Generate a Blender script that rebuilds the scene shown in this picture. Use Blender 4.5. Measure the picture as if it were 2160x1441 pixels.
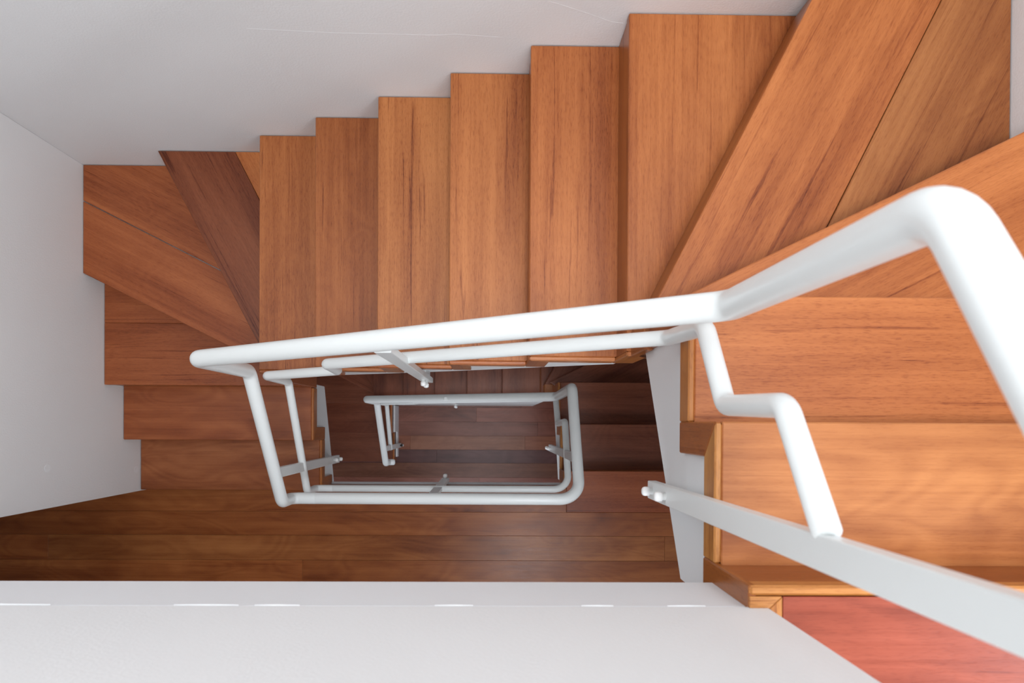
import bpy, bmesh, math, random
from mathutils import Vector, Matrix
random.seed(7)
S = bpy.context.scene
for o in list(bpy.data.objects): bpy.data.objects.remove(o)
COL = S.collection

# ------------------------------------------------------------------ camera
cam_d = bpy.data.cameras.new('camera'); cam = bpy.data.objects.new('camera', cam_d); COL.objects.link(cam)
RM = Matrix(((0.99986461, -0.00571913, -0.01542909), (0.00585649, 0.99994349, 0.0088722), (0.01537748, -0.00896136, 0.9998416)))
cam.matrix_world = Matrix.Translation((0, 0, 3.89926)) @ RM.to_4x4()
cam_d.sensor_width = 36; cam_d.lens = 25.0
cam_d.shift_x = (1080 - 1056.86) / 2160; cam_d.shift_y = (907.31 - 720.5) / 2160
cam_d.clip_start = 0.02
cam_d.dof.use_dof = True; cam_d.dof.focus_distance = 2.35; cam_d.dof.aperture_fstop = 5.6
S.camera = cam
# ------------------------------------------------------------------ light and exposure
W = bpy.data.worlds.new('daylight'); S.world = W; W.use_nodes = True
W.node_tree.nodes['Background'].inputs[0].default_value = (0.92, 0.96, 1.0, 1)
W.node_tree.nodes['Background'].inputs[1].default_value = 1.05
def area(name, loc, target, sx, sy, power, color):
    d = bpy.data.lights.new(name, 'AREA'); d.shape = 'RECTANGLE'; d.size = sx; d.size_y = sy; d.energy = power; d.color = color
    o = bpy.data.objects.new(name, d); COL.objects.link(o); o.location = loc
    o.rotation_euler = (Vector(target) - Vector(loc)).to_track_quat('-Z', 'Y').to_euler(); return o
area('skylight_lamp', (0.28, -0.30, 6.6), (0.2, -0.2, 0), 0.9, 0.9, 105, (0.96, 0.98, 1.0))
area('window_lamp', (3.6, -1.2, 5.0), (-1.2, 0.4, 1.6), 1.6, 1.6, 75, (0.70, 0.84, 1.0))
area('landing_fill', (0.45, -1.0, 2.58), (0.1, -0.7, 0), 1.0, 0.5, 24, (0.88, 0.94, 1.0))  # added fill light, out of view under the upper slab, brightens the middle landing
area('ground_fill', (-0.1, -1.1, -0.20), (-0.1, -0.8, -2.8), 1.0, 0.5, 13, (0.88, 0.92, 1.0))  # added fill light, no real fixture, lifts the floor deep in the well
S.view_settings.view_transform = 'Standard'; S.view_settings.look = 'None'
S.view_settings.gamma = 1; S.view_settings.use_curve_mapping = False; S.view_settings.exposure = 0.22

# ------------------------------------------------------------------ materials
def new_mat(name):
    m = bpy.data.materials.new(name); m.use_nodes = True
    nt = m.node_tree; return m, nt, nt.nodes['Principled BSDF']
def N(nt, t, **k):
    n = nt.nodes.new(t)
    for a, b in k.items(): setattr(n, a, b)
    return n
def math_n(nt, op, a, b=None):
    n = N(nt, 'ShaderNodeMath', operation=op)
    for i, v in enumerate((a, b)):
        if v is None: continue
        if isinstance(v, (int, float)): n.inputs[i].default_value = v
        else: nt.links.new(v, n.inputs[i])
    return n.outputs[0]
def ramp(nt, fac, pts):
    n = N(nt, 'ShaderNodeValToRGB'); nt.links.new(fac, n.inputs[0])
    e = n.color_ramp.elements
    while len(e) < len(pts): e.new(0.5)
    for el, (p, v) in zip(e, pts): el.position = p; el.color = (v, v, v, 1)
    return n.outputs[0]

def make_wood():
    m, nt, b = new_mat('varnished_hardwood'); L = nt.links
    tc = N(nt, 'ShaderNodeTexCoord'); oi = N(nt, 'ShaderNodeObjectInfo')
    off = N(nt, 'ShaderNodeCombineXYZ')
    L.new(math_n(nt, 'MULTIPLY', oi.outputs['Random'], 37.0), off.inputs[0])
    L.new(math_n(nt, 'MULTIPLY', oi.outputs['Random'], 91.0), off.inputs[1])
    L.new(math_n(nt, 'MULTIPLY', oi.outputs['Random'], 13.0), off.inputs[2])
    add = N(nt, 'ShaderNodeVectorMath', operation='ADD'); L.new(tc.outputs['Object'], add.inputs[0]); L.new(off.outputs[0], add.inputs[1])
    def noise(scale, detail=3, rough=0.55, dist=0.0, vec=add.outputs[0]):
        mp = N(nt, 'ShaderNodeMapping'); L.new(vec, mp.inputs[0]); mp.inputs['Scale'].default_value = scale
        n = N(nt, 'ShaderNodeTexNoise'); L.new(mp.outputs[0], n.inputs['Vector'])
        n.inputs['Scale'].default_value = 1; n.inputs['Detail'].default_value = detail; n.inputs['Roughness'].default_value = rough; n.inputs['Distortion'].default_value = dist
        return n.outputs['Fac']
    fig = oi.outputs['Alpha']                                     # 0 straight grain ... 1 swirling figure
    broad = noise((0.7, 9, 9), 3, 0.5, 0.3)                      # wide streaks of heartwood
    swirl = noise((2.0, 5.0, 5.0), 2, 0.45, 1.6)                  # clouds of figured boards
    cath = noise((1.5, 4.6, 4.6), 1.5, 0.4, 1.2)                   # contour lines of this give cathedral figure
    rings = math_n(nt, 'SINE', math_n(nt, 'MULTIPLY', cath, 58.0))
    rings = math_n(nt, 'MULTIPLY', rings, noise((0.8, 3, 3), 1, 0.5))
    streak = noise((2.0, 110, 110), 4, 0.65, 0.3)
    pores = noise((48, 430, 430), 2, 0.6)
    dark_lines = noise((1.5, 58, 58), 3, 0.6, 0.8)
    pore_m = ramp(nt, pores, [(0.52, 0.0), (0.66, 1.0)])
    line_m = ramp(nt, dark_lines, [(0.61, 0.0), (0.68, 1.0)])
    straight = math_n(nt, 'SUBTRACT', 1.0, fig)
    sc = lambda o, c, amp: math_n(nt, 'MULTIPLY', math_n(nt, 'SUBTRACT', o, c), amp)
    v = math_n(nt, 'ADD', sc(broad, 0.5, 1.5), 1.0)
    v = math_n(nt, 'ADD', v, math_n(nt, 'MULTIPLY', sc(swirl, 0.5, 1.3), fig))
    v = math_n(nt, 'ADD', v, math_n(nt, 'MULTIPLY', math_n(nt, 'MULTIPLY', rings, 0.20), math_n(nt, 'ADD', math_n(nt, 'MULTIPLY', fig, 0.75), 0.25)))
    v = math_n(nt, 'ADD', v, sc(streak, 0.5, 0.62))
    pa = math_n(nt, 'ADD', math_n(nt, 'MULTIPLY', straight, 0.20), 0.08)
    v = math_n(nt, 'SUBTRACT', v, math_n(nt, 'MULTIPLY', pore_m, pa))
    v = math_n(nt, 'SUBTRACT', v, math_n(nt, 'MULTIPLY', line_m, math_n(nt, 'ADD', math_n(nt, 'MULTIPLY', straight, 0.34), 0.10)))
    v = math_n(nt, 'MAXIMUM', v, 0.22)
    sep = N(nt, 'ShaderNodeSeparateColor'); L.new(oi.outputs['Color'], sep.inputs[0])
    comb = N(nt, 'ShaderNodeCombineColor')
    # dark wood is redder, light wood more golden: the three channels follow the figure with different strength
    for i, g in enumerate((0.80, 1.12, 1.30)):
        L.new(math_n(nt, 'MULTIPLY', sep.outputs[i], math_n(nt, 'POWER', v, g)), comb.inputs[i])
    L.new(comb.outputs[0], b.inputs['Base Color'])
    rg = math_n(nt, 'ADD', math_n(nt, 'MULTIPLY', streak, 0.16), 0.23)
    L.new(rg, b.inputs['Roughness'])
    b.inputs['Specular IOR Level'].default_value = 0.36
    bp = N(nt, 'ShaderNodeBump'); bp.inputs['Strength'].default_value = 0.10; bp.inputs['Distance'].default_value = 0.002
    L.new(math_n(nt, 'SUBTRACT', streak, math_n(nt, 'MULTIPLY', pore_m, 0.5)), bp.inputs['Height']); L.new(bp.outputs[0], b.inputs['Normal'])
    return m
def make_paint(name, col, rough, bump, scale, spec=0.3):
    m, nt, b = new_mat(name); L = nt.links
    tc = N(nt, 'ShaderNodeTexCoord')
    n = N(nt, 'ShaderNodeTexNoise'); L.new(tc.outputs['Object'], n.inputs['Vector']); n.inputs['Scale'].default_value = scale; n.inputs['Detail'].default_value = 4
    n2 = N(nt, 'ShaderNodeTexNoise'); L.new(tc.outputs['Object'], n2.inputs['Vector']); n2.inputs['Scale'].default_value = 2.2; n2.inputs['Detail'].default_value = 3
    mx = N(nt, 'ShaderNodeMix', data_type='RGBA'); L.new(n2.outputs['Fac'], mx.inputs['Factor'])
    mx.inputs[6].default_value = (*[c * 0.965 for c in col], 1); mx.inputs[7].default_value = (*[min(1, c * 1.03) for c in col], 1)
    L.new(mx.outputs[2], b.inputs['Base Color']); b.inputs['Roughness'].default_value = rough; b.inputs['Specular IOR Level'].default_value = spec
    bp = N(nt, 'ShaderNodeBump'); bp.inputs['Strength'].default_value = bump; bp.inputs['Distance'].default_value = 0.003
    L.new(n.outputs['Fac'], bp.inputs['Height']); L.new(bp.outputs[0], b.inputs['Normal'])
    return m
WOOD = make_wood()
WALL = make_paint('white_wall_paint', (0.83, 0.83, 0.832), 0.7, 0.22, 150)
SLABW = make_paint('white_painted_slab', (0.80, 0.805, 0.82), 0.6, 0.15, 60)
STRING = make_paint('white_stringer_paint', (0.80, 0.805, 0.81), 0.55, 0.2, 45)
STEEL = make_paint('white_gloss_steel', (0.80, 0.825, 0.815), 0.32, 0.02, 30, 0.5)
CAP = make_paint('white_plastic_cap', (0.86, 0.86, 0.85), 0.4, 0.0, 30, 0.5)
DARKCAP = make_paint('black_plastic_cap', (0.02, 0.02, 0.02), 0.4, 0.0, 30, 0.5)
PUTTY = make_paint('wall_filler', (0.86, 0.87, 0.88), 0.8, 0.2, 90)

# ------------------------------------------------------------------ builders
MW = {}
def put(o, M, parent=None):
    COL.objects.link(o); MW[o.name] = M
    if parent is not None:
        o.parent = parent; o.matrix_basis = MW[parent.name].inverted() @ M
    else: o.matrix_basis = M
def thing(name, loc, label, cat):
    o = bpy.data.objects.new(name, None); o.empty_display_size = 0.2
    put(o, Matrix.Translation(loc)); o['label'] = label; o['category'] = cat; return o
def struct(o): o['kind'] = 'structure'; return o
def frame(origin, xdir, zdir):
    z = Vector(zdir).normalized(); x = Vector(xdir).normalized()
    if abs(x.dot(z)) > 0.99: z = x.orthogonal().normalized()
    x = (x - z * x.dot(z)).normalized(); y = z.cross(x)
    M = Matrix((x, y, z)).transposed().to_4x4(); M.translation = origin; return M
def prism(name, pts, ext, xdir, mat, parent=None, color=None, bevel=0.002, seg=1):
    """closed plate: planar outline pts (world) swept by the vector ext; local x runs along xdir (the grain)"""
    pts = [Vector(p) for p in pts]; ext = Vector(ext); n = len(pts)
    c = sum(pts, Vector()) / n
    M = frame(c, xdir, -ext); Mi = M.inverted()
    bm = bmesh.new()
    a = [bm.verts.new(Mi @ p) for p in pts]; b = [bm.verts.new(Mi @ (p + ext)) for p in pts]
    bm.faces.new(a); bm.faces.new(b[::-1])
    for i in range(n): bm.faces.new((a[i], b[i], b[(i + 1) % n], a[(i + 1) % n]))
    bmesh.ops.recalc_face_normals(bm, faces=bm.faces)
    if bevel: bmesh.ops.bevel(bm, geom=list(bm.edges), offset=bevel, segments=seg, affect='EDGES', profile=0.6)
    me = bpy.data.meshes.new(name); bm.to_mesh(me); bm.free(); me.materials.append(mat)
    o = bpy.data.objects.new(name, me)
    if color: o.color = color if len(color) == 4 else (*color, 0.15)
    put(o, M, parent); return o
def box(name, a, b, xdir, mat, parent=None, color=None, bevel=0.0015):
    (x0, y0, z0), (x1, y1, z1) = [min(p) if 0 else p for p in (a, b)]
    return prism(name, [(x0, y0, z1), (x1, y0, z1), (x1, y1, z1), (x0, y1, z1)], (0, 0, z0 - z1), xdir, mat, parent, color, bevel)
def flat(name, poly, z, th, xdir, mat, parent=None, color=None, bevel=0.002):
    return prism(name, [(x, y, z) for x, y in poly], (0, 0, -th), xdir, mat, parent, color, bevel)
def tube(name, pts, rad, radii, mat, parent, seg=20, cap=True):
    """round tube along a polyline whose corners are bent to the given radii"""
    P = [Vector(p) for p in pts]; path = [P[0]]
    for i in range(1, len(P) - 1):
        r = radii[i] if isinstance(radii, (list, tuple)) else radii
        u = P[i - 1] - P[i]; w = P[i + 1] - P[i]; lu, lw = u.length, w.length; u /= lu; w /= lw
        ang = u.angle(w)
        if ang > math.pi - 0.03: path.append(P[i]); continue
        t = min(r / math.tan(ang / 2), lu * 0.48, lw * 0.48); rr = t * math.tan(ang / 2)
        c = P[i] + (u + w).normalized() * (rr / math.sin(ang / 2))
        s0 = P[i] + u * t - c; s1 = P[i] + w * t - c; tot = s0.angle(s1); k = max(4, int(tot / 0.14))
        for j in range(k + 1):
            q = (s0 * math.sin((1 - j / k) * tot) + s1 * math.sin(j / k * tot)) / math.sin(tot)
            path.append(c + q)
    path.append(P[-1])
    bm = bmesh.new(); c0 = sum(path, Vector()) / len(path)
    T = []
    for i in range(len(path)):
        a = path[max(i - 1, 0)]; b = path[min(i + 1, len(path) - 1)]; T.append((b - a).normalized())
    nrm = T[0].orthogonal().normalized(); rings = []
    for i, p in enumerate(path):
        if i: nrm = (nrm - T[i] * nrm.dot(T[i])).normalized()
        bi = T[i].cross(nrm)
        rings.append([bm.verts.new(p - c0 + (nrm * math.cos(2 * math.pi * j / seg) + bi * math.sin(2 * math.pi * j / seg)) * rad) for j in range(seg)])
    for a, b in zip(rings, rings[1:]):
        for j in range(seg): bm.faces.new((a[j], a[(j + 1) % seg], b[(j + 1) % seg], b[j]))
    if cap:
        for R_, t, sgn in ((rings[0], T[0], -1), (rings[-1], T[-1], 1)):
            cc = sum((v.co for v in R_), Vector()) / seg; prev = R_
            for h, s in ((0.45, 0.89), (0.8, 0.6)):
                nx = [bm.verts.new(cc + (v.co - cc) * s + t * sgn * rad * h * 0.5) for v in R_]
                for j in range(seg): bm.faces.new((prev[j], prev[(j + 1) % seg], nx[(j + 1) % seg], nx[j]))
                prev = nx
            bm.faces.new(prev)
    bmesh.ops.recalc_face_normals(bm, faces=bm.faces)
    for f in bm.faces: f.smooth = True
    me = bpy.data.meshes.new(name); bm.to_mesh(me); bm.free(); me.materials.append(mat)
    o = bpy.data.objects.new(name, me); put(o, Matrix.Translation(c0), parent); return o
def peg(name, base, axis, rad, length, mat, parent):
    """bolt cap: short shaft with a domed end"""
    prof = [(0.72, 0.0), (0.72, 0.32), (1.0, 0.34), (1.0, 0.72), (0.9, 0.87), (0.6, 0.97), (0.2, 1.0)]
    seg = 14; bm = bmesh.new(); rings = []
    for rr, h in prof:
        rings.append([bm.verts.new((rr * rad * math.cos(2 * math.pi * j / seg), rr * rad * math.sin(2 * math.pi * j / seg), h * length)) for j in range(seg)])
    for a, b in zip(rings, rings[1:]):
        for j in range(seg): bm.faces.new((a[j], a[(j + 1) % seg], b[(j + 1) % seg], b[j]))
    bm.faces.new(rings[0][::-1]); bm.faces.new(rings[-1])
    bmesh.ops.recalc_face_normals(bm, faces=bm.faces)
    for f in bm.faces: f.smooth = True
    me = bpy.data.meshes.new(name); bm.to_mesh(me); bm.free(); me.materials.append(mat)
    o = bpy.data.objects.new(name, me)
    put(o, frame(Vector(base), Vector(axis).orthogonal(), axis), parent); return o

# wood tones (linear), grouped by the look of the boards
def tone(base, j=0.10):
    k = 1 + random.uniform(-j, j); h = random.uniform(-0.07, 0.07)
    return (base[0] * k, base[1] * k * (1 + h), base[2] * k * (1 + 1.5 * h)) + tuple(base[3:])
ORANGE = (0.42, 0.140, 0.042, 0.05); BROWN = (0.30, 0.086, 0.028, 0.1); RED = (0.30, 0.060, 0.028, 0.6); FLOOR = (0.35, 0.107, 0.029, 0.8)
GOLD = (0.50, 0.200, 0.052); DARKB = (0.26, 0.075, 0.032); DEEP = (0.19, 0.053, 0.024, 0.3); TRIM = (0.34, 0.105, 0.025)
fig = lambda c, a, k=1.0: (c[0] * k, c[1] * k, c[2] * k, a)

# ------------------------------------------------------------------ setting: walls, slabs, floors
R_ = 0.175; XL = -1.818; XR = 1.324; YB = 1.143; YP = -0.285; ZB = -2.8
def wall(name, a, b, mat=WALL): return struct(box(name, a, b, (1, 0, 0), mat, None, None, 0.003))
wall('wall_back', (XL - 0.2, YB, ZB - 0.2), (XR + 0.2, YB + 0.2, 5.4))
wall('wall_left', (XL - 0.2, -0.36, ZB - 0.2), (XL, YB, 5.4))
wall('wall_right', (XR, -0.36, ZB - 0.2), (XR + 0.2, YB, 5.4))
wall('wall_right', (XR, -1.7, ZB - 0.2), (XR + 0.2, -0.36, 2.60))
wall('wall_hall', (-4.2, -0.36, ZB - 0.2), (XL - 0.2, -0.16, 2.60))
wall('wall_hall', (-4.4, -1.7, ZB - 0.2), (-4.2, -0.16, 2.60))
wall('wall_hall', (-4.2, -1.9, ZB - 0.2), (XR + 0.2, -1.7, 2.60))
# upper landing slab, its white edge and the white solid balustrade standing on it
wall('trim_1', (-4.2, -0.42, 2.612), (0.438, YP - 0.0015, 2.786), SLABW)
wall('wall_front', (-4.2, -0.42, 2.790), (0.438, YP, 3.62), WALL)
wall('ceiling', (-4.2, -1.7, 2.62), (0.40, -0.42, 2.77), SLABW)
wall('ceiling', (0.41, -1.7, 2.55), (XR, -0.32, 2.765), SLABW)

def plank_rows(parent, rows, z, th, base, xr, gap=0.0004, jit=0.10, tones=None):
    """floorboards: rows = list of (y0, y1, [x breaks])"""
    for ri, (y0, y1, xs) in enumerate(rows):
        if tones: base = tones[ri]
        for x0, x1 in zip(xs, xs[1:]):
            zz = z - random.uniform(0, 0.0006)
            flat('floorboard', [(x0 + gap, y0 + gap), (x1 - gap, y0 + gap), (x1 - gap, y1 - gap), (x0 + gap, y1 - gap)], zz, th, (1, 0, 0), WOOD, parent, tone(base, jit), 0.0007)
# landing in the middle
fl = struct(box('floor', (-4.2, -1.7, -0.15), (XR, -0.425, -0.046), (1, 0, 0), SLABW))
rows = [(-0.486, -0.353, [-4.2, -2.6, 0.422]), (-0.616, -0.486, [-4.2, -2.75, XR]), (-0.752, -0.616, [-4.2, -2.4, 0.966, XR]),
        (-0.888, -0.752, [-4.2, -1.022, XR]), (-1.024, -0.888, [-4.2, -1.6, 0.1, XR]), (-1.16, -1.024, [-4.2, -1.0, XR]), (-1.70, -1.16, [-4.2, -2.2, 0, XR])]
plank_rows(fl, rows, 0.0, 0.0455, FLOOR, XR)
flat('nosing_board', [(-0.888, -0.3525), (0.418, -0.3525), (0.418, -0.3385), (-0.888, -0.3385)], 0.0, 0.045, (1, 0, 0), WOOD, fl, tone(TRIM), 0.002)
wall('trim_2', (-0.888, -0.42, -0.105), (0.418, -0.330, -0.0505), SLABW)
# ground floor of the well
fb = struct(box('floor', (XL, -1.7, ZB - 0.15), (XR, YB, ZB - 0.021), (1, 0, 0), SLABW))
ys = [-0.92, -0.78, -0.645, -0.508, -0.372, -0.247, -0.116, 0.016, 0.15, 0.285, 0.42]
brk = [[-0.9], [0.2], [-0.1, 0.9], [0.7], [-0.5], [-0.75, 0.33], [0.45], [-0.13], [-0.4, 0.30], [0.1]]
rows = [(a, b, [XL] + x + [XR]) for a, b, x in zip(ys, ys[1:], brk)]
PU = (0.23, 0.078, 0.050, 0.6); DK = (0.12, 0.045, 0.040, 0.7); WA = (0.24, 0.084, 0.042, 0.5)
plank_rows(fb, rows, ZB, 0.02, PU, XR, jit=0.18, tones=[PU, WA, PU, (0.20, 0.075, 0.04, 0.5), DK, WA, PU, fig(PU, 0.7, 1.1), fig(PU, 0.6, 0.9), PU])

# ------------------------------------------------------------------ staircase flights
BAND = 0.066; TT = 0.013; XW = 0.405; XWL = -0.876; ymf = lambda x: 0.1925 - 0.004 * x    # trim depth, trim thickness, planes of the well faces
def edge_trims(parent, z, s, faces, zr):
    pass
def flight(z0, nose_x, yr, label, tones, dy=0.0):
    st = thing('staircase', (-1.3, -0.36, z0), label, 'staircase')
    Z = lambda k: z0 + R_ * k
    th = 0.034
    def tread(k, poly, xdir, base, joints=None, base2=None):
        """one tread; if it is glued up of boards, joints lists the outlines of its boards as sub-parts"""
        if not joints: return flat('tread', poly, Z(k), th, xdir, WOOD, st, tone(base, 0.07), 0.0025)
        t = None
        for i, pl in enumerate(joints):
            o = flat('tread' if t is None else 'tread_board', pl, Z(k) - 0.0006 * i, th, xdir, WOOD, st if t is None else t, tone(base if t is None else (base2 or base), 0.06), 0.0016)
            t = t or o
        return t
    def riser(k, p0, p1, base=TRIM):
        """riser board under the nosing of step k, p0 -> p1 along its front face, step side on the left of p0 -> p1"""
        p0 = Vector((*p0, 0)); p1 = Vector((*p1, 0)); d = (p1 - p0).normalized(); nrm = Vector((-d.y, d.x, 0))
        q0 = p0 + nrm * 0.003; q1 = p1 + nrm * 0.003
        zt = Z(k) - th; zb = Z(k - 1) - 0.002
        prism('riser', [q0 + Vector((0, 0, zb)), q1 + Vector((0, 0, zb)), q1 + Vector((0, 0, zt)), q0 + Vector((0, 0, zt))], nrm * 0.016, d, WOOD, st, tone(base, 0.08), 0.001)
    y1, y2, y3 = -0.353, -0.089, 0.173
    xi, xo = XWL - TT, XW + TT; ym = ymf(0) + TT; yq = lambda x: ymf(x) + TT; XLw = XL + 0.003; YBw = YB - 0.003; XRw = XR - 0.003
    n = dict(zip(range(6, 12), nose_x)); y14, y15, y16 = yr
    x0, x1 = xi - 0.03, n[11]
    # left run
    T = tones
    tread(1, [(XLw, y1), (xi, y1), (xi, y2 + 0.02), (XLw, y2 + 0.02)], (1, 0, 0), T[0])
    tread(2, [(XLw, y2), (xi, y2), (xi, y3 + 0.02), (XLw, y3 + 0.02)], (1, 0, 0), T[1])
    j3 = 0.463
    tread(3, None, (1, 0, 0), T[2], [[(XLw, y3), (xi, y3), (xi, 0.225), (-1.36, j3), (XLw, j3)], [(XLw, j3 + 0.001), (-1.36, j3 + 0.001), (XLw, 0.70)]])
    d4 = (0.90, -0.452, 0)
    a4 = (XLw, 0.660); b4 = (-0.895, 0.205)
    # joint of step 4 is an open gap in places
    g0 = (XLw, 0.982); g1 = (-1.155, 0.653)
    tread(4, None, d4, T[3], [[a4, b4, (-0.885, 0.222), (-1.158, 0.651), (XLw, 0.979)], [(XLw, 0.983), (-1.160, 0.656), (-1.39, YBw), (XLw, YBw)]])
    a5 = (-1.405, YBw); b5 = (-0.908, 0.196)
    tread(5, None, (-0.47, 0.88, 0), T[4], [[a5, b5, (-0.895, 0.215), (-0.895, 0.775), (-1.082, YBw)], [(-1.081, YBw), (-0.894, 0.777), (-0.894, YBw)]], T[7])
    # straight main run
    for k in range(6, 11):
        tread(k, [(n[k], yq(n[k])), (n[k + 1] + 0.02, yq(n[k + 1] + 0.02)), (n[k + 1] + 0.02, YBw), (n[k], YBw)], (0, 1, 0), T[k - 1])
    tread(11, [(n[11], yq(n[11])), (xo - 0.005, yq(xo)), (xo, 0.28), (0.865, YBw), (n[11], YBw)], (0, 1, 0), T[10])
    # right winders
    dx = n[11] - 0.379
    a12 = (0.390 + dx, 0.255); b12 = (0.840, YBw)
    jm = [(0.842, 0.495), (1.168, YBw)]
    tread(12, None, (0.46, 0.89, 0), T[11], [[a12, (xo, 0.262), (0.8425, 0.487), (0.858, 0.516), (1.1683, YBw), b12], [(0.8605, 0.516), (0.844, 0.484), (XRw, 0.715), (XRw, YBw), (1.1703, YBw)]], fig(T[11], 0.4, 0.86))
    a13 = (0.410 + dx, y14 + 0.012); b13 = (XRw, 0.7265)
    tread(13, [a13, (xo, y14 - 0.02), (XRw, y14 - 0.02), b13, (0.504, 0.3245)], (0.9, 0.44, 0), T[12])
    tread(14, [(xo, y15 - 0.02), (XRw, y15 - 0.02), (XRw, y14), (xo, y14)], (1, 0, 0), T[13])
    tread(15, [(xo, y16 - 0.02), (XRw, y16 - 0.02), (XRw, y15), (xo, y15)], (1, 0, 0), T[14])
    # risers
    riser(1, (XLw, y1), (xi, y1)); riser(2, (XLw, y2), (xi, y2)); riser(3, (XLw, y3), (xi, y3))
    riser(4, (XLw + 0.018, 0.6514), b4); riser(5, (-1.399, 1.1315), b5)
    for k in range(6, 12): riser(k, (n[k], YBw), (n[k], yq(n[k])))
    riser(12, (0.8314, 1.1262), a12); riser(13, (1.30, 0.7147), (0.43, 0.288)); riser(14, (XRw, y14), (xo, y14)); riser(15, (XRw, y15), (xo, y15)); riser(16, (XRw, y16), (xo, y16))
    # zigzag edge trims on the well side: a strip under every tread end and one up every riser end, mitred
    def zig(P, ext, steps, first, last, top=GOLD):
        """P(s, z) -> point on the outer plane; steps = [(nosing s, level)] in climbing order (s grows while climbing)"""
        for i, (s, k) in enumerate(steps):
            zt = Z(k); zl = Z(k - 1); zl = zl if i else zl
            prism('riser_trim', [P(s, zl - (BAND if (i or first) else 0.0)), P(s + BAND, zl - BAND if (i or first) else zl), P(s + BAND, zt - BAND), P(s, zt)], ext, (0, 0, 1), WOOD, st, tone(TRIM, 0.1), 0.0025)
            se = steps[i + 1][0] if i + 1 < len(steps) else last
            if se - s > 0.03:
                g = (Vector(P(1, 0)) - Vector(P(0, 0)))
                prism('tread_trim', [P(s, zt), P(s + BAND, zt - BAND), P(se, zt - BAND), P(se, zt)], ext, g, WOOD, st, tone(top, 0.1), 0.003)
    zig(lambda s, z: (XWL, s, z), (-TT, 0, 0), [(y1, 1), (y2, 2)], True, y3, TRIM)
    zig(lambda s, z: (s, ymf(s), z), (0, TT, 0), [(n[k], k) for k in range(6, 12)], False, xo - 0.005, (0.42, 0.14, 0.045))
    zig(lambda s, z: (XW, -s, z), (TT, 0, 0), [(-y14, 14), (-y15, 15)], True, -y16)
    prism('riser_trim', [(XW, y16, Z(15) - BAND), (XW, y16 - 0.083, Z(15) - BAND), (XW, y16 - 0.083, Z(16) - 0.003), (XW, y16, Z(16) - 0.003)], (TT, 0, 0), (0, 0, 1), WOOD, st, tone(TRIM, 0.1), 0.0025)
    # corner boards where the winders meet the well
    box('corner_post', (-0.925, y3 + 0.002, Z(2) - BAND), (XWL - 0.002, yq(-0.9) + 0.025, Z(5) - 0.003), (0, 0, 1), WOOD, st, tone(BROWN, 0.1), 0.003)
    flat('corner_cap', [(-0.912, 0.178), (XWL, 0.178), (XWL, 0.235), (-0.898, 0.235)], Z(5), 0.03, (1, 0, 0), WOOD, st, tone(BROWN), 0.002)
    prism('riser_trim', [(n[11] + 0.012, ymf(0.4) - 0.001, Z(11) - BAND), (xo - 0.002, ymf(0.4) - 0.001, Z(11) - BAND), (xo - 0.002, ymf(0.4) - 0.001, Z(12) - 0.01), (n[11] + 0.012, ymf(0.4) - 0.001, Z(12) - 0.01)], (0, 0.07, 0), (0, 0, 1), WOOD, st, tone(TRIM, 0.1), 0.003)
    prism('riser_trim', [(XW - 0.001, ymf(0.4) + 0.004, Z(12) - BAND), (XW - 0.001, y14, Z(12) - BAND), (XW - 0.001, y14, Z(14) - 0.004), (XW - 0.001, ymf(0.4) + 0.004, Z(14) - 0.004)], (0.05, 0, 0), (0, 0, 1), WOOD, st, tone(BROWN, 0.1), 0.003)
    # white stringers
    zr = lambda y: Z(13.45) - 0.695 * (y + 0.339)          # underside of the right stringer
    Rp = [(0.20, zr(0.20)), (0.20, Z(14) - 0.04), (y15 - 0.01, Z(14) - 0.04), (y15 - 0.01, Z(15) - 0.04), (y16 - 0.01, Z(15) - 0.04), (y16 - 0.01, Z(16) - 0.04), (-0.338, Z(16) - 0.04), (-0.338, zr(-0.338))]
    prism('stringer', [(XW + TT, y, z) for y, z in Rp], (0.05, 0, 0), (0, 1, 0), STRING, st, None, 0.002)
    MB = [(XW + TT, 1.50), (0.195, 1.347), (-0.063, 1.153), (-0.235, 1.036), (-0.628, 0.80), (-0.90, 0.62)]
    Mp = [(x, z0 + z) for x, z in MB] + [(-0.90, Z(5) - 0.03)]
    for k in range(6, 12):
        Mp += [(n[k] + 0.01, Z(k - 1) - 0.04), (n[k] + 0.01, Z(k) - 0.04)]
    Mp += [(XW + TT, Z(11) - 0.04)]
    prism('stringer', [(x, ymf(x) + TT, z) for x, z in Mp], (0, 0.05, 0), (1, 0, 0), STRING, st, None, 0.002)
    zl = lambda y: z0 - 0.178 + 0.455 * (y + 0.347)
    Lp = [(-0.345, zl(-0.345)), (y1 + 0.02, Z(1) - 0.04), (y2, Z(1) - 0.04), (y2, Z(2) - 0.04), (0.195, Z(2) - 0.04), (0.195, zl(0.195))]
    prism('stringer', [(XWL - TT, y, z) for y, z in Lp], (-0.05, 0, 0), (0, 1, 0), STRING, st, None, 0.002)
    return st, Z
OB = ORANGE; BR = BROWN
up_t = [fig(BR, 0.8, 0.95), fig(BR, 0.85), fig(BR, 0.2), fig(BR, 0.25, 1.1), (0.22, 0.060, 0.023, 0.1), fig(OB, 0.1, 0.95), fig(OB, 0.25, 0.82), fig(OB, 0.05), fig(OB, 0.1, 0.97), fig(OB, 0.15),
        fig(OB, 0.4), fig(OB, 0.3, 0.97), fig(OB, 0.25, 1.03), fig(OB, 0.0), fig(OB, 0.9, 1.02)]
up, ZU = flight(0.0, (-0.922, -0.658, -0.397, -0.135, 0.117, 0.379), (0.265, 0.006, -0.250),
    'upper flight of orange-brown hardwood steps climbing along the white back wall to the top landing', up_t)
lo_t = [DEEP] * 15
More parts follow.
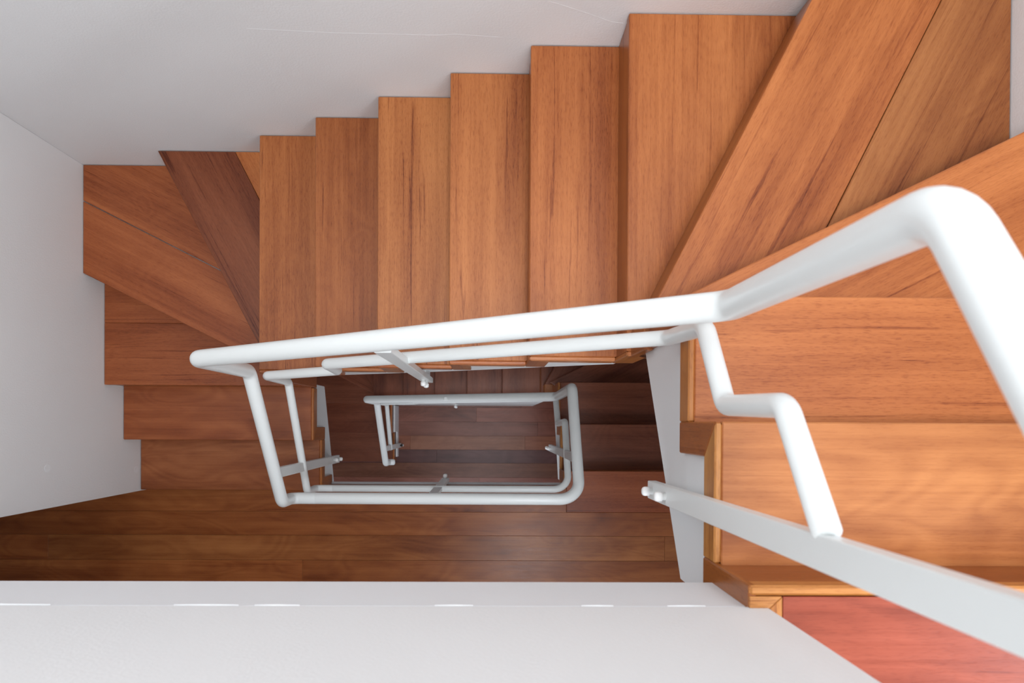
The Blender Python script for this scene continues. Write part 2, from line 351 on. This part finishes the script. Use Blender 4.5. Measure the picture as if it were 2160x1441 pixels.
lo, ZL = flight(ZB, (-0.926, -0.668, -0.413, -0.167, 0.084, 0.341), (0.250, 0.000, -0.258),
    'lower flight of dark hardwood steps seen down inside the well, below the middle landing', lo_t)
struct(prism('wall_stair', [(-0.86, 0.168, ZB), (0.40, 0.168, ZB), (0.40, 0.168, -1.15), (-0.86, 0.168, -2.0)], (0, 0.012, 0), (1, 0, 0), STRING, None, None, 0.002))
struct(prism('wall_stair', [(-0.858, -0.312, ZB), (-0.858, 0.16, ZB), (-0.858, 0.16, -2.53), (-0.858, -0.08, -2.53), (-0.858, -0.08, -2.705), (-0.858, -0.312, -2.705)], (-0.015, 0, 0), (0, 1, 0), STRING, None, None, 0.002))
# board of the lower flight that finishes at the landing
flat('nosing_board', [(0.423, -0.4855), (XR, -0.4855), (XR, -0.258), (0.423, -0.258)], 0.0, 0.034, (1, 0, 0), WOOD, fl, (0.34, 0.088, 0.030), 0.002)
flat('nosing_board', [(0.406, -0.345), (0.421, -0.33), (0.421, -0.258), (0.406, -0.258)], 0.0, 0.034, (0, 1, 0), WOOD, fl, tone(GOLD), 0.002)
# top landing
ft = struct(box('floor', (0.44, -1.7, 2.765), (XR + 1.5, -0.27, 2.776), (1, 0, 0), SLABW))
flat('nosing_board', [(0.406, -0.266), (XR, -0.266), (XR, -0.250), (0.406, -0.250)], 2.800, 0.034, (1, 0, 0), WOOD, ft, GOLD, 0.004)
flat('edge_board', [(0.406, -0.2855), (0.4375, -0.2855), (0.457, -0.267), (0.406, -0.267)], 2.8005, 0.023, (1, 0, 0), WOOD, ft, (0.56, 0.24, 0.07), 0.001)
flat('edge_board', [(0.438, -1.2), (0.457, -1.2), (0.457, -0.268), (0.438, -0.2855)], 2.8005, 0.023, (0, 1, 0), WOOD, ft, (0.56, 0.23, 0.06), 0.001)
rows = [(-0.585, -0.267, [0.458, XR]), (-0.745, -0.586, [0.458, XR]), (-0.905, -0.746, [0.458, XR])]
plank_rows(ft, rows, 2.7995, 0.023, RED, XR, gap=0.0003, jit=0.05)

# ------------------------------------------------------------------ railing
rl = thing('stair_railing', (0.0, -0.32, 0.0), 'white tubular steel double railing winding down around the open stairwell', 'railing')
D1, D2 = 0.0248, 0.017
H1 = [(0.384, -0.80, 3.986), (0.384, 0.185, 3.306), (0.384, 0.192, 2.762), (-0.842, 0.181, 1.846), (-0.842, 0.178, 1.405), (-0.842, -0.322, 1.004), (-0.842, -0.322, 0.862), (-0.74, -0.322, 0.862)]
tube('handrail', H1, D1, [0, .075, .05, .05, .05, .05, .035, 0], STEEL, rl, 28, False)
H2 = [(-0.742, -0.322, 0.862), (0.386, -0.322, 0.862), (0.384, 0.170, 0.565), (0.384, 0.159, -0.19), (-0.842, 0.160, -0.954), (-0.842, 0.158, -1.40), (-0.842, -0.325, -1.86), (-0.842, -0.325, -2.02), (-0.80, -0.325, -2.03)]
tube('handrail', H2, D1, [0, .085, .05, .05, .05, .05, .05, .04, 0], STEEL, rl, 24)
K1 = [(0.384, -0.122, 3.097), (0.384, 0.026, 2.980), (0.384, 0.032, 2.745), (0.384, 0.176, 2.630), (0.384, 0.188, 2.368), (-0.519, 0.186, 1.640), (-0.530, 0.182, 1.420), (-0.842, 0.175, 1.212), (-0.842, 0.170, 0.921), (-0.842, -0.318, 0.607), (-0.842, -0.318, 0.445), (-0.76, -0.318, 0.445)]
tube('lower_rail', K1, D2, [0, .04, .04, .045, .035, .03, .03, .035, .035, .035, .025, 0], STEEL, rl, 22)
K2 = [(-0.762, -0.318, 0.445), (0.384, -0.318, 0.445), (0.384, 0.012, 0.255), (0.384, 0.003, -0.125), (0.384, 0.152, -0.27), (0.384, 0.158, -0.52), (-0.54, 0.155, -1.17), (-0.55, 0.155, -1.40), (-0.842, 0.155, -1.60), (-0.842, 0.155, -1.90), (-0.842, -0.22, -2.15)]
tube('lower_rail', K2, D2, [0, .075, .035, .035, .03, .03, .03, .03, .03, .03, 0], STEEL, rl, 18)

def post(center, wide, out, zb, zt, bolts, depth, dark=None, over=0.035, lean=0.0):
    """flat bar bolted to the stringer: wide = direction of its width, out = direction towards the well"""
    c = Vector(center); w = Vector(wide); o = Vector(out); hw = 0.0205; t = 0.010; tk = 0.020
    pts = [c - w * hw + Vector((0, 0, zb)), c + w * hw + Vector((0, 0, zb)), c + w * (hw + lean) + Vector((0, 0, zt)), c - w * (hw - lean) + Vector((0, 0, zt))]
    p = prism('post', [q + o * t / 2 for q in pts], -o * tk, (0, 0, 1), STEEL, rl, None, 0.0015)
    zz = [b for b in bolts]; z0 = min(zz) - 0.035; z1 = max(zz) + over
    pts = [c - w * (hw - 0.008) + Vector((0, 0, z0)), c + w * (hw - 0.008) + Vector((0, 0, z0)), c + w * (hw - 0.008) + Vector((0, 0, z1)), c - w * (hw - 0.008) + Vector((0, 0, z1))]
    prism('spacer_plate', [q + o * (t / 2 - tk) for q in pts], -o * depth, (0, 0, 1), STEEL, p, None, 0.001)
    for i, b in enumerate(bolts):
        k = peg('bolt_cap', c + o * (t / 2) + Vector((0, 0, b)), o, 0.0106, 0.025, DARKCAP if dark == i else CAP, p)
        if dark == i: k['label'] = 'black bolt cap'
post((0.376, -0.152, 0), (0, 1, 0), (-1, 0, 0), 2.235, 3.50, (2.285, 2.405), 0.026, None, 0.0, 0.012)
post((-0.252, 0.169, 0), (1, 0, 0), (0, -1, 0), 1.02, 2.235, (1.10, 1.215), 0.022)
post((-0.838, -0.199, 0), (0, 1, 0), (1, 0, 0), -0.055, 1.085, (-0.015, 0.09), 0.035, None, 0.012)
post((-0.250, -0.313, 0), (1, 0, 0), (0, 1, 0), -0.13, 0.845, (-0.10, -0.065), 0.0015, None, 0.010)
post((0.376, -0.150, 0), (0, 1, 0), (-1, 0, 0), -0.60, 0.72, (-0.56, -0.44), 0.026)
post((-0.270, 0.150, 0), (1, 0, 0), (0, -1, 0), -1.80, -0.57, (-1.74, -1.63), 0.002)
post((-0.838, -0.207, 0), (0, 1, 0), (1, 0, 0), -2.80, -1.76, (-2.77, -2.71), 0.035, 1, 0.01)
# small marks on the walls
def mark(name, parent, poly, ext, mat): return prism(name, poly, ext, (1, 0, 0), mat, bpy.data.objects[parent], None, 0)
n_ = 14
mark('filler_patch', 'wall_left', [(XL + 0.001, -0.246 + 0.017 * math.cos(6.2832 * i / n_), 0.215 + 0.022 * math.sin(6.2832 * i / n_)) for i in range(n_)], (-0.002, 0, 0), PUTTY)
mark('filler_patch', 'wall_left', [(XL + 0.001, -0.194 + 0.016 * math.cos(6.2832 * i / n_), 0.95 + 0.02 * math.sin(6.2832 * i / n_)) for i in range(n_)], (-0.002, 0, 0), PUTTY)
for i, (x, w, h) in enumerate(((-0.44, 0.05, .0006), (-0.33, 0.035, .0005), (-0.055, 0.03, .0012), (0.17, 0.025, .0013), (0.31, 0.03, .0006), (-0.76, 0.08, .0005))):
    z = 2.7885 + 0.0006 * math.sin(i * 2.1)
    mark('paint_ridge', 'wall_front', [(x - w, YP + 0.001, z), (x, YP + 0.0018 + 0, z + h), (x + w, YP + 0.001, z), (x, YP + 0.001, z - h)], (0, -0.003, 0), PUTTY)
wb = bpy.data.objects['wall_back']
tube('plaster_crack', [(-0.713, YB + 0.0002, 1.814), (-0.47, YB + 0.0002, 1.798), (-0.165, YB + 0.0002, 1.793), (-0.109, YB + 0.0002, 1.80), (0.03, YB + 0.0002, 1.786)], 0.0006, 0.01, WALL, wb, 5, False)
tube('plaster_crack', [(0.155, YB + 0.0002, 1.968), (0.209, YB + 0.0002, 1.943), (0.265, YB + 0.0002, 1.915), (0.338, YB + 0.0002, 1.875), (0.373, YB + 0.0002, 1.869)], 0.0006, 0.01, WALL, wb, 5, False)
